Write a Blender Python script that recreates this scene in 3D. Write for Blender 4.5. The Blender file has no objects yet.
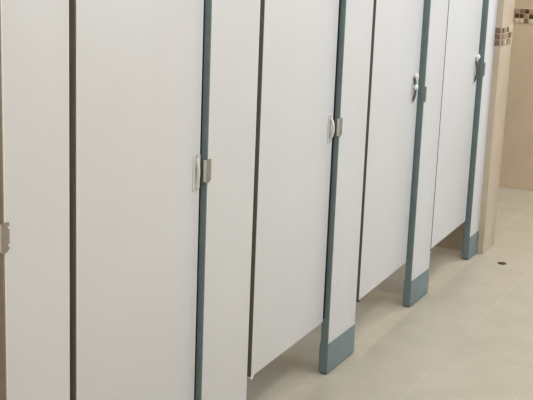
import bpy, bmesh, math, random
from mathutils import Matrix, Vector

C = bpy.context.scene.collection
random.seed(4)

# ------------------------------------------------------------------ camera
cam_d = bpy.data.cameras.new('camera')
cam = bpy.data.objects.new('camera', cam_d)
C.objects.link(cam)
cam_d.sensor_width = 36.0
cam_d.lens = 1153.0 / 533.0 * 36.0
cam_d.clip_start = 0.05
rt = Vector((0.4462, -0.8941, 0.0377))
up = Vector((0.1922, 0.1369, 0.9718))
fw = Vector((0.8741, 0.4264, -0.2329))
cam.matrix_world = Matrix(((rt.x, up.x, -fw.x, -3.4748), (rt.y, up.y, -fw.y, -1.4376),
                           (rt.z, up.z, -fw.z, 1.514), (0, 0, 0, 1)))
bpy.context.scene.camera = cam

# ------------------------------------------------------------------ world, lights, exposure
world = bpy.data.worlds.new('world')
bpy.context.scene.world = world
world.use_nodes = True
world.node_tree.nodes['Background'].inputs[0].default_value = (0.80, 0.86, 1.0, 1)
world.node_tree.nodes['Background'].inputs[1].default_value = 0.35

def area(name, loc, target, sx, sy, power, col):
    d = bpy.data.lights.new(name, 'AREA')
    d.shape = 'RECTANGLE'; d.size = sx; d.size_y = sy; d.energy = power; d.color = col
    o = bpy.data.objects.new(name, d); C.objects.link(o)
    o.location = loc
    o.rotation_euler = (Vector(target) - Vector(loc)).to_track_quat('-Z', 'Y').to_euler()
    return o
# ceiling lamps over the aisle; added fill lights at both ends and over stalls
area('unseen_ceiling_light', (-4.3, -1.0, 2.66), (-4.3, -1.0, 0), 1.2, 0.3, 30, (1.0, 0.97, 0.91))  # fill light added to brighten the left-facing edges
area('unseen_ceiling_light', (-2.0, -1.35, 2.66), (-2.0, -1.35, 0), 1.2, 0.3, 16, (1.0, 0.96, 0.89))
area('unseen_ceiling_light', (0.0, -1.35, 2.66), (0.0, -1.35, 0), 1.2, 0.3, 20, (1.0, 0.97, 0.91))
area('unseen_ceiling_light', (2.7, -0.7, 2.66), (2.7, -0.7, 0), 0.9, 0.3, 36, (1.0, 0.94, 0.85))  # fill light added to lift the far end
for x in (-1.2, 0.4, 1.3):
    area('unseen_ceiling_light', (x, 0.75, 2.66), (x, 0.75, 0), 1.2, 0.3, 12, (1.0, 0.95, 0.87))  # added fill, lightens the stall floor under the doors
# daylight from the high window in the wall opposite the stalls
area('window_daylight', (1.6, -2.56, 1.95), (1.2, 0, 1.3), 2.2, 0.8, 38, (0.62, 0.79, 1.0))

sc = bpy.context.scene
sc.view_settings.view_transform = 'Standard'
sc.view_settings.look = 'None'
sc.view_settings.exposure = 0.02
sc.view_settings.gamma = 1.0
sc.view_settings.use_curve_mapping = False

# ------------------------------------------------------------------ materials
def mat(name, col, rough=0.5, metal=0.0, noise=0.0, nscale=8.0, bump=0.0, bscale=60.0, spec=0.5):
    m = bpy.data.materials.new(name); m.use_nodes = True
    nt = m.node_tree; b = nt.nodes['Principled BSDF']
    b.inputs['Base Color'].default_value = (*col, 1)
    b.inputs['Roughness'].default_value = rough
    b.inputs['Metallic'].default_value = metal
    b.inputs['Specular IOR Level'].default_value = spec
    tc = nt.nodes.new('ShaderNodeTexCoord')
    if noise:
        n = nt.nodes.new('ShaderNodeTexNoise'); n.inputs['Scale'].default_value = nscale
        n.inputs['Detail'].default_value = 5
        nt.links.new(tc.outputs['Object'], n.inputs['Vector'])
        r = nt.nodes.new('ShaderNodeValToRGB')
        r.color_ramp.elements[0].position = 0.3; r.color_ramp.elements[1].position = 0.7
        r.color_ramp.elements[0].color = (*[c * (1 - noise) for c in col], 1)
        r.color_ramp.elements[1].color = (*[min(1, c * (1 + noise)) for c in col], 1)
        nt.links.new(n.outputs['Fac'], r.inputs['Fac'])
        nt.links.new(r.outputs['Color'], b.inputs['Base Color'])
    if bump:
        n2 = nt.nodes.new('ShaderNodeTexNoise'); n2.inputs['Scale'].default_value = bscale
        nt.links.new(tc.outputs['Object'], n2.inputs['Vector'])
        bp = nt.nodes.new('ShaderNodeBump'); bp.inputs['Strength'].default_value = bump
        bp.inputs['Distance'].default_value = 0.002
        nt.links.new(n2.outputs['Fac'], bp.inputs['Height'])
        nt.links.new(bp.outputs['Normal'], b.inputs['Normal'])
    return m

def tile_mat(name, c1, c2, grout, size, off, axes, rough, mottling=0.06, mortar=0.004, bump=0.15):
    """square tiles in a grid, laid in object space on the two given axes"""
    m = bpy.data.materials.new(name); m.use_nodes = True
    nt = m.node_tree; b = nt.nodes['Principled BSDF']; b.inputs['Roughness'].default_value = rough
    tc = nt.nodes.new('ShaderNodeTexCoord')
    sep = nt.nodes.new('ShaderNodeSeparateXYZ'); nt.links.new(tc.outputs['Object'], sep.inputs[0])
    cmb = nt.nodes.new('ShaderNodeCombineXYZ')
    for k in range(2):
        a = nt.nodes.new('ShaderNodeMath'); a.operation = 'ADD'; a.inputs[1].default_value = off[k]
        nt.links.new(sep.outputs[axes[k]], a.inputs[0]); nt.links.new(a.outputs[0], cmb.inputs[k])
    br = nt.nodes.new('ShaderNodeTexBrick'); br.offset = 0.0; br.squash = 1.0
    br.inputs['Color1'].default_value = (*c1, 1); br.inputs['Color2'].default_value = (*c2, 1)
    br.inputs['Mortar'].default_value = (*grout, 1)
    br.inputs['Scale'].default_value = 1.0
    br.inputs['Brick Width'].default_value = size[0]; br.inputs['Row Height'].default_value = size[1]
    br.inputs['Mortar Size'].default_value = mortar; br.inputs['Mortar Smooth'].default_value = 0.3
    nt.links.new(cmb.outputs[0], br.inputs['Vector'])
    n = nt.nodes.new('ShaderNodeTexNoise'); n.inputs['Scale'].default_value = 7; n.inputs['Detail'].default_value = 6
    nt.links.new(tc.outputs['Object'], n.inputs['Vector'])
    mr = nt.nodes.new('ShaderNodeMapRange')
    mr.inputs[1].default_value = 0.3; mr.inputs[2].default_value = 0.7
    mr.inputs[3].default_value = 1 - mottling; mr.inputs[4].default_value = 1 + mottling
    nt.links.new(n.outputs['Fac'], mr.inputs[0])
    mx = nt.nodes.new('ShaderNodeMix'); mx.data_type = 'RGBA'; mx.blend_type = 'MULTIPLY'
    mx.inputs[0].default_value = 1.0
    nt.links.new(br.outputs['Color'], mx.inputs[6]); nt.links.new(mr.outputs[0], mx.inputs[7])
    nt.links.new(mx.outputs[2], b.inputs['Base Color'])
    bp = nt.nodes.new('ShaderNodeBump'); bp.invert = True
    bp.inputs['Strength'].default_value = bump; bp.inputs['Distance'].default_value = 0.002
    nt.links.new(br.outputs['Fac'], bp.inputs['Height']); nt.links.new(bp.outputs['Normal'], b.inputs['Normal'])
    return m

M = {}
M['laminate'] = mat('white_laminate', (0.675, 0.675, 0.685), 0.34, noise=0.012, nscale=5, bump=0.03, bscale=220)
M['edge'] = mat('pale_edge_banding_and_halo', (0.80, 0.80, 0.79), 0.4, noise=0.02, nscale=20)
M['hinge_shade'] = mat('board_edge_with_gap_shade', (0.125, 0.11, 0.088), 0.6, noise=0.10, nscale=40)
M['teal'] = mat('teal_grey_powder_coat', (0.155, 0.213, 0.228), 0.42, noise=0.08, nscale=14, bump=0.05, bscale=300)
M['brown'] = mat('grey_brown_edge_band', (0.27, 0.225, 0.18), 0.55, noise=0.08, nscale=30)
M['strike'] = mat('dull_grey_strike_metal', (0.30, 0.27, 0.235), 0.42, 0.4, noise=0.08, nscale=60)
M['pad_and_gap_shade'] = mat('dark_rubber_and_gap_shade', (0.022, 0.022, 0.026), 0.7, noise=0.10, nscale=30)
M['steel'] = mat('dull_brushed_steel', (0.60, 0.57, 0.53), 0.42, 0.35, noise=0.08, nscale=60)
M['chrome'] = mat('satin_chrome', (0.80, 0.80, 0.80), 0.22, 0.9, noise=0.03, nscale=40)
M['cap'] = mat('grey_plastic_cap', (0.50, 0.48, 0.46), 0.4, noise=0.03, nscale=30)
M['slot'] = mat('dark_grey_metal', (0.10, 0.10, 0.11), 0.35, 0.4, noise=0.05, nscale=40)
M['nylon'] = mat('white_nylon', (0.86, 0.86, 0.85), 0.25, noise=0.02, nscale=30)
M['plate'] = mat('pale_grey_plate', (0.62, 0.61, 0.60), 0.4, 0.0, noise=0.03, nscale=30)
M['screw'] = mat('bright_screw_heads', (0.85, 0.83, 0.80), 0.25, 0.8, noise=0.02, nscale=50)
M['drain'] = mat('tarnished_drain_metal', (0.16, 0.12, 0.08), 0.45, 0.6, noise=0.2, nscale=60)
M['drain_dark'] = mat('dark_drain_slots', (0.03, 0.022, 0.016), 0.7, noise=0.1, nscale=60)
M['plaster'] = mat('cream_plaster', (0.78, 0.74, 0.66), 0.8, noise=0.03, nscale=3, bump=0.1)
M['ceiling'] = mat('white_ceiling_paint', (0.82, 0.80, 0.76), 0.85, noise=0.02, nscale=3, bump=0.1)
M['frame'] = mat('white_window_frame', (0.8, 0.8, 0.8), 0.4, noise=0.02)
M['floor'] = tile_mat('beige_floor_tiles', (0.462, 0.425, 0.350), (0.470, 0.433, 0.357), (0.498, 0.460, 0.386),
                      (0.332, 0.332), (-0.095 + 3.32, -0.033 + 6.64), (0, 1), 0.33)
M['wall'] = tile_mat('beige_wall_tiles', (0.56, 0.46, 0.34), (0.57, 0.47, 0.347), (0.555, 0.46, 0.343),
                     (0.332, 0.332), (3.32, 3.32), (1, 2), 0.30, 0.05)
M['pier'] = tile_mat('beige_pier_tiles', (0.54, 0.45, 0.345), (0.55, 0.46, 0.352), (0.535, 0.445, 0.345),
                     (0.40, 0.332), (3.1, 3.32), (0, 2), 0.26, 0.05)
MOS = [mat('mosaic_dark_brown', (0.075, 0.04, 0.022), 0.25, noise=0.2, nscale=60),
       mat('mosaic_brown', (0.20, 0.125, 0.075), 0.25, noise=0.2, nscale=60),
       mat('mosaic_tan', (0.36, 0.27, 0.18), 0.25, noise=0.15, nscale=60),
       mat('mosaic_cream', (0.60, 0.52, 0.40), 0.25, noise=0.1, nscale=60),
       mat('mosaic_grout', (0.50, 0.42, 0.31), 0.7, noise=0.05, nscale=40)]

# ------------------------------------------------------------------ mesh helpers
def add_box(bm, x0, x1, y0, y1, z0, z1, bev=0.0, mi=0):
    t = bmesh.new()
    bmesh.ops.create_cube(t, size=1)
    for v in t.verts:
        v.co = Vector(((x0 + x1) / 2 + v.co.x * (x1 - x0), (y0 + y1) / 2 + v.co.y * (y1 - y0), (z0 + z1) / 2 + v.co.z * (z1 - z0)))
    if bev:
        bmesh.ops.bevel(t, geom=t.edges[:], offset=bev, segments=2, affect='EDGES', profile=0.6)
    merge(bm, t, mi)

def merge(bm, t, mi=0):
    me = bpy.data.meshes.new('tmp'); 
    for f in t.faces: f.material_index = mi
    t.to_mesh(me); t.free(); bm.from_mesh(me); bpy.data.meshes.remove(me)

def add_cyl(bm, c, axis, r, h, seg=20, bev=0.0, r2=None, mi=0):
    t = bmesh.new()
    bmesh.ops.create_cone(t, cap_ends=True, segments=seg, radius1=r, radius2=r if r2 is None else r2, depth=h)
    if bev:
        es = [e for e in t.edges if len(e.link_faces) == 2 and any(len(f.verts) > 4 for f in e.link_faces)]
        bmesh.ops.bevel(t, geom=es, offset=bev, segments=2, affect='EDGES')
    q = Vector((0, 0, 1)).rotation_difference(Vector(axis))
    bmesh.ops.transform(t, matrix=Matrix.Translation(c) @ q.to_matrix().to_4x4(), verts=t.verts)
    merge(bm, t, mi)

def add_tube(bm, pts, r, seg=10, flat=1.0):
    """swept round bar through pts (all in one plane x = const allowed), capped"""
    t = bmesh.new(); rings = []
    for i, p in enumerate(pts):
        p = Vector(p)
        d = (Vector(pts[min(i + 1, len(pts) - 1)]) - Vector(pts[max(i - 1, 0)])).normalized()
        s = Vector((1, 0, 0)); n = d.cross(s).normalized()
        rings.append([t.verts.new(p + s * math.cos(a) * r * flat + n * math.sin(a) * r)
                      for a in [2 * math.pi * k / seg for k in range(seg)]])
    for a, b in zip(rings, rings[1:]):
        for k in range(seg):
            t.faces.new((a[k], a[(k + 1) % seg], b[(k + 1) % seg], b[k]))
    t.faces.new(rings[0][::-1]); t.faces.new(rings[-1])
    bmesh.ops.recalc_face_normals(t, faces=t.faces[:])
    merge(bm, t)

def add_prism(bm, outline, y0, y1):
    """outline in x,z extruded along y"""
    t = bmesh.new()
    a = [t.verts.new((x, y0, z)) for x, z in outline]; b = [t.verts.new((x, y1, z)) for x, z in outline]
    t.faces.new(a); t.faces.new(b[::-1])
    n = len(outline)
    for k in range(n):
        t.faces.new((a[k], b[k], b[(k + 1) % n], a[(k + 1) % n]))
    bmesh.ops.recalc_face_normals(t, faces=t.faces[:])
    merge(bm, t)

def obj(name, bm, mats, parent=None, smooth=True, loc=None):
    me = bpy.data.meshes.new(name); bm.to_mesh(me); bm.free()
    for m in (mats if isinstance(mats, list) else [mats]): me.materials.append(m)
    if smooth:
        for p in me.polygons: p.use_smooth = True
        me.set_sharp_from_angle(angle=math.radians(35))
    o = bpy.data.objects.new(name, me); C.objects.link(o)
    if loc: o.location = loc
    if parent: o.parent = parent
    return o

def box(name, dims, m, parent=None, bev=0.0, label=None):
    bm = bmesh.new(); add_box(bm, *dims, bev=bev)
    o = obj(name, bm, m, parent)
    if label: o['label'] = label
    return o

def thing(name, label, cat, loc, rz=0.0, group=None):
    o = bpy.data.objects.new(name, None); C.objects.link(o)
    o.empty_display_size = 0.1
    o.location = loc; o.rotation_euler = (0, 0, rz)
    o['label'] = label; o['category'] = cat; o['kind'] = 'thing'
    if group: o['group'] = group
    return o

def struct(name, dims, m, label=None, cat=None):
    o = box(name, dims, m)
    o['kind'] = 'structure'
    if label: o['label'] = label; o['category'] = cat
    return o

# ------------------------------------------------------------------ room shell
FX = 3.35          # face of the far wall
struct('floor', (-5.2, FX + 0.1, -2.7, 1.6, -0.1, 0.0), M['floor'], 'floor of large pale beige square tiles with thin lighter joints', 'floor')
struct('ceiling', (-5.2, FX + 0.1, -2.7, 1.6, 2.7, 2.8), M['ceiling'], 'white painted ceiling above the stalls', 'ceiling')
wf = struct('wall_far', (FX, FX + 0.1, -2.7, 1.6, 0.0, 2.7), M['wall'], 'beige tiled far wall with a brown mosaic band', 'wall')
struct('wall_back', (-5.2, FX, 1.5, 1.6, 0.0, 2.7), M['plaster'], 'cream wall behind the stalls', 'wall')
struct('wall_left', (-5.3, -5.2, -2.7, 1.6, 0.0, 2.7), M['plaster'], 'cream wall at the near end of the washroom', 'wall')
# wall opposite the stalls, with the window opening left out
wx0, wx1, wz0, wz1 = 0.4, 2.8, 1.5, 2.4
bm = bmesh.new()
add_box(bm, -5.2, wx0, -2.7, -2.6, 0, 2.7); add_box(bm, wx1, FX, -2.7, -2.6, 0, 2.7)
add_box(bm, wx0, wx1, -2.7, -2.6, 0, wz0); add_box(bm, wx0, wx1, -2.7, -2.6, wz1, 2.7)
o = obj('wall_front', bm, M['plaster']); o['kind'] = 'structure'; o['label'] = 'cream wall opposite the stalls'; o['category'] = 'wall'
bm = bmesh.new()
for x in (wx0, (wx0 + wx1) / 2 - 0.02, wx1 - 0.04): add_box(bm, x, x + 0.04, -2.68, -2.62, wz0, wz1)
for z in (wz0, wz1 - 0.04): add_box(bm, wx0 + 0.04, wx1 - 0.04, -2.68, -2.62, z, z + 0.04)
o = obj('window_1', bm, M['frame']); o['kind'] = 'structure'; o['label'] = 'white framed high window opposite the stalls'; o['category'] = 'window'

# tiled pier at the end of the row, with rounded outer corner
PX0, PX1, PY = 1.82, 2.02, -0.03
bm = bmesh.new()
add_box(bm, PX0, PX1, PY, 1.5, 0.0, 2.7, bev=0.004)
pier = obj('wall_right', bm, M['pier']); pier['kind'] = 'structure'
pier['label'] = 'narrow beige tiled pier beside the last stall with a brown mosaic band'; pier['category'] = 'wall'

def mosaic(parent, face, a0, a1, z0, rows, seed, wts):
    """three rows of little square tiles set in a wall face; face = ('x', pos) or ('y', pos), looking towards -axis"""
    rnd = random.Random(seed); bm = bmesh.new()
    s, g = 0.0245, 0.0040
    H = rows * (s + g) + g
    def bx(u0, u1, w0, w1, d0, d1, bev, mi):
        if face[0] == 'x': add_box(bm, face[1] - d1, face[1] - d0, u0, u1, w0, w1, bev, mi)
        else: add_box(bm, u0, u1, face[1] - d1, face[1] - d0, w0, w1, bev, mi)
    bx(a0, a1, z0, z0 + H, -0.001, 0.001, 0, 4)
    n = int((a1 - a0) / (s + g))
    for r in range(rows):
        for k in range(n):
            u = a0 + g + k * (s + g)
            w = z0 + g + r * (s + g)
            bx(u, u + s, w, w + s, 0.0, 0.003, 0.001, rnd.choices([0, 1, 2, 3], wts)[0])
    o = obj('mosaic_band', bm, MOS, parent)
    o['label'] = 'band of small brown, tan and cream mosaic tiles'
    return o
mosaic(wf, ('x', FX), -0.75, 0.75, 0.997, 3, 3, [0.34, 0.22, 0.22, 0.22])
mosaic(pier, ('y', PY), PX0 + 0.002, PX1 - 0.004, 1.000, 3, 11, [0.12, 0.38, 0.35, 0.15])
mosaic(pier, ('x', PX0), PY + 0.001, PY + 0.030, 1.000, 3, 12, [0.4, 0.5, 0.1, 0.0])

# ------------------------------------------------------------------ stall pilasters
TH = 0.028         # board thickness
KZ = 0.1125        # top of the metal shoe
TOP = 2.0
def pilaster(x, w, label, band, strike_z, depth, wrap):
    t = thing('stall_pilaster', label, 'pilaster', (x, 0, 0), 0, 'white pilasters between the stall doors')
    z0 = 0.010
    box('panel', (0.003, w - 0.001, 0.0, TH, z0, TOP), M['laminate'], t, 0.0012)
    for a in (0.0032, w - 0.0042):  # pale strips added to imitate a bright halo along the edges
        box('edge_halo_strip', (a, a + 0.0032, -0.0004, 0.004, KZ + 0.002, TOP), M['edge'], t, 0.0003, 'pale strip added for the bright halo along the upright edge')
    # coloured band that covers the latch side edge
    bm = bmesh.new()
    add_box(bm, -0.001, 0.004, 0.0008, depth, 0.2, TOP, 0.0008)
    add_box(bm, -0.001, 0.004, 0.0008, TH, z0, 0.2, 0.0008)
    eb = obj('edge_band', bm, band, t)
    eb['label'] = 'teal grey edge band' if band is M['teal'] else 'grey brown edge band'
    # dark strip added behind the latch edge, imitating shade in the door gap
    box('gap_shade_strip', (-0.0008, 0.014, depth + 0.0003, TH + 0.006, 0.201, TOP - 0.05), M['pad_and_gap_shade'], t, 0.002, 'dark strip put in for the shade in the door gap')
    # folded metal shoe round the foot
    bm = bmesh.new()
    add_box(bm, -0.0025, w + 0.001, -0.0025, TH + 0.0025, 0.004, KZ, 0.0012)
    shoe = obj('kick_shoe', bm, M['teal'], t); shoe['label'] = 'teal grey metal shoe'
    box('levelling_pad', (0.002, w - 0.004, 0.001, TH - 0.001, 0.0, 0.006), M['pad_and_gap_shade'], t, 0.001, 'thin black pad under the shoe')
    # strike plate folded round the edge
    k = strike_z
    bm = bmesh.new()
    hz = 0.029
    xl = -0.012 if wrap else 0.002
    add_prism(bm, [(xl, k - hz), (xl + 0.004, k - hz - 0.005), (0.004, k - hz - 0.003), (0.0135, k - hz + 0.003),
                   (0.0135, k + hz), (xl, k + hz)], -0.0042, 0.0005)
    sp = obj('strike_plate', bm, M['strike'], t); sp['label'] = 'dull grey strike plate'
    if wrap:
        fl = box('return_flange', (-0.0128, -0.0106, -0.0042, 0.0045, k - hz, k + hz), M['plate'], sp, 0.0005, 'folded flange coloured pale for the light it catches')  # side face of the bracket, painted pale to stand for light on it
    for dz in (-0.018, 0.018):
        bm = bmesh.new(); add_cyl(bm, (0.0100, -0.0047, k + dz), (0, -1, 0), 0.0028, 0.0022, 12, 0.0006)
        obj('screw', bm, M['screw'], sp)
    # side panel that runs back to the wall behind this pilaster
    if x + w < 1.7:
        box('side_panel', (w * 0.5 - 0.008, w * 0.5 + 0.008, TH + 0.007, 1.492, 0.20, 1.95), M['laminate'], t, 0.001)
    return t

PIL = [(-1.7155, 0.2212, M['brown'], 0.887, TH, True), (-0.8885, 0.2755, M['teal'], 0.880, 0.018, True), (0.0, 0.2427, M['teal'], 0.872, 0.018, True),
       (0.8525, 0.2253, M['teal'], 0.885, TH, False), (1.6725, 0.1470, M['teal'], 0.908, TH, False)]
PL = ['white pilaster at the left edge of the photo, its strike plate cut by the frame',
      'white pilaster between the leftmost and second stall doors, teal left edge, foot below the frame',
      'white pilaster with the nearest visible teal foot, between the second and third doors',
      'white pilaster with teal foot between the third and fourth doors, white latch on its left',
      'narrowest white pilaster, last of the row, against the beige tiled pier']
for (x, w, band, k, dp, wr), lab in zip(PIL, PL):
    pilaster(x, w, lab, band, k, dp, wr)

# ------------------------------------------------------------------ stall doors
DZ = 0.1956
def stall_door(hx, ex, ey, label, latch):
    """hinge edge at (hx, 0), free edge at (ex, ey): the door rests a little ajar, swung inward"""
    L = math.hypot(ex - hx, ey); rz = math.atan2(ey, ex - hx)
    t = thing('stall_door_leaf', label, 'door', (hx, 0.0, DZ), rz, 'white stall doors in the row')
    H = 1.62
    box('panel', (0.003, L - 0.003, 0.0, 0.022, 0.0, H), M['laminate'], t, 0.0012)
    box('hinge_edge', (0.0, 0.0035, 0.0006, 0.0215, 0.0, H), M['hinge_shade'], t, 0.0006, 'grey brown edge on the hinge side, darkened for the gap shade')  # coloured dark to paint in the shade of the hinge gap
    box('latch_edge', (L - 0.0035, L, 0.0003, 0.0217, 0.0, H), M['edge'], t, 0.0008, 'pale edge strip on the latch side')
    box('hinge_halo_strip', (0.0037, 0.0067, -0.0004, 0.004, 0.0, H), M['edge'], t, 0.0003, 'pale strip added for the bright halo along the hinge edge')  # added pale strip, bright halo on the hinge side
    # pivot hinges, low and high
    for z in (-0.011, H - 0.001):
        bm = bmesh.new()
        add_box(bm, 0.004, 0.026, 0.001, 0.019, z + 0.006, z + 0.012, 0.001)
        add_cyl(bm, (0.020, 0.009, z + 0.003), (0, 0, 1), 0.0065, 0.011, 14, 0.001)
        o = obj('pivot_hinge', bm, M[latch.get('hinge', 'slot')], t)
        o['label'] = 'small white pivot hinge' if latch.get('hinge') else 'small dark pivot hinge'
    z = latch['z'] - DZ; xx = L - latch['inset']
    bm = bmesh.new()
    hh = latch['half']
    # escutcheon plate
    pw = 0.018
    add_prism(bm, [(xx - pw, z - hh + 0.008), (xx - pw + 0.006, z - hh), (xx + pw - 0.006, z - hh), (xx + pw, z - hh + 0.008),
                   (xx + pw, z + hh - 0.008), (xx + pw - 0.006, z + hh), (xx - pw + 0.006, z + hh), (xx - pw, z + hh - 0.008)], -0.0022, 0.0004)
    lt = obj('latch_plate', bm, M['plate'], t); lt['label'] = 'pale grey latch plate'
    # bowed pull in front of the plate
    n = 12; pr = latch['proud']; hp = hh - 0.012
    pts = [(xx, -0.001 - pr * math.sin(math.pi * i / n) ** 0.6 if 0 < i < n else -0.001, z - hp + 2 * hp * i / n) for i in range(n + 1)]
    bm = bmesh.new(); add_tube(bm, pts, 0.0045, 10, 1.5)
    h = obj('pull_handle', bm, M[latch['m']], lt); h['label'] = latch['lab']
    for dz in (-hh + 0.008, hh - 0.008):
        bm = bmesh.new(); add_cyl(bm, (xx, -0.003, z + dz), (0, -1, 0), 0.006, 0.004, 16, 0.0015)
        obj('screw_cap', bm, M['cap'], lt)
    if latch.get('knobs'):
        for dz in latch['knobs']:
            bm = bmesh.new()
            add_cyl(bm, (xx, -0.005, z + dz), (0, -1, 0), 0.006, 0.012, 18, 0.001)
            add_cyl(bm, (xx, -0.013, z + dz), (0, -1, 0), 0.0125, 0.012, 20, 0.0045)
            obj('thumb_knob', bm, M['nylon'], lt)['label'] = 'bright white thumb knob'
    # sliding bolt that reaches to the strike plate
    bm = bmesh.new(); add_box(bm, L - 0.03, L + 0.005, 0.006, 0.014, z - 0.02, z + 0.02, 0.002)
    obj('bolt', bm, M['steel'], t)['label'] = 'steel bolt in the latch side edge'
    return t

stall_door(-1.472, -0.907, 0.012, 'leftmost white stall door, lower end below the frame, pale latch on its right edge',
           dict(z=0.880, inset=0.020, half=0.050, proud=0.006, m='plate', lab='pale grey bowed pull handle'))
stall_door(-0.588, -0.020, 0.016, 'second white stall door from the left, small white hinge under its lower left corner',
           dict(z=0.872, inset=0.028, half=0.048, proud=0.012, hinge='nylon', m='plate', lab='pale grey bowed pull handle'))
stall_door(0.268, 0.830, 0.020, 'third white stall door from the left, two bright white latch knobs one above another',
           dict(z=0.912, inset=0.068, half=0.058, proud=0.010, m='slot', lab='dark grey bowed pull handle', knobs=(0.052, 0.010)))
stall_door(1.086, 1.645, 0.020, 'rightmost white stall door, farthest away, one bright white latch knob at its right edge',
           dict(z=0.905, inset=0.050, half=0.060, proud=0.010, m='slot', lab='dark grey bowed pull handle', knobs=(0.064,)))

# ------------------------------------------------------------------ floor drain
dr = thing('floor_drain', 'small round dark floor drain in the beige tiles near the pier', 'drain', (1.7104, -0.1547, 0.0))
bm = bmesh.new()
add_cyl(bm, (0, 0, 0.001), (0, 0, 1), 0.021, 0.002, 28, 0.0006)
obj('rim', bm, M['drain'], dr)
bm = bmesh.new(); add_cyl(bm, (0, 0, 0.0024), (0, 0, 1), 0.0165, 0.0012, 28)
g = obj('grate', bm, M['drain_dark'], dr)
bm = bmesh.new()
for k in (-0.010, -0.005, 0, 0.005, 0.010):
    hw = math.sqrt(0.016 ** 2 - k * k); add_box(bm, -hw, hw, k - 0.001, k + 0.001, 0.0026, 0.0038)
obj('grate_bars', bm, M['drain'], g)
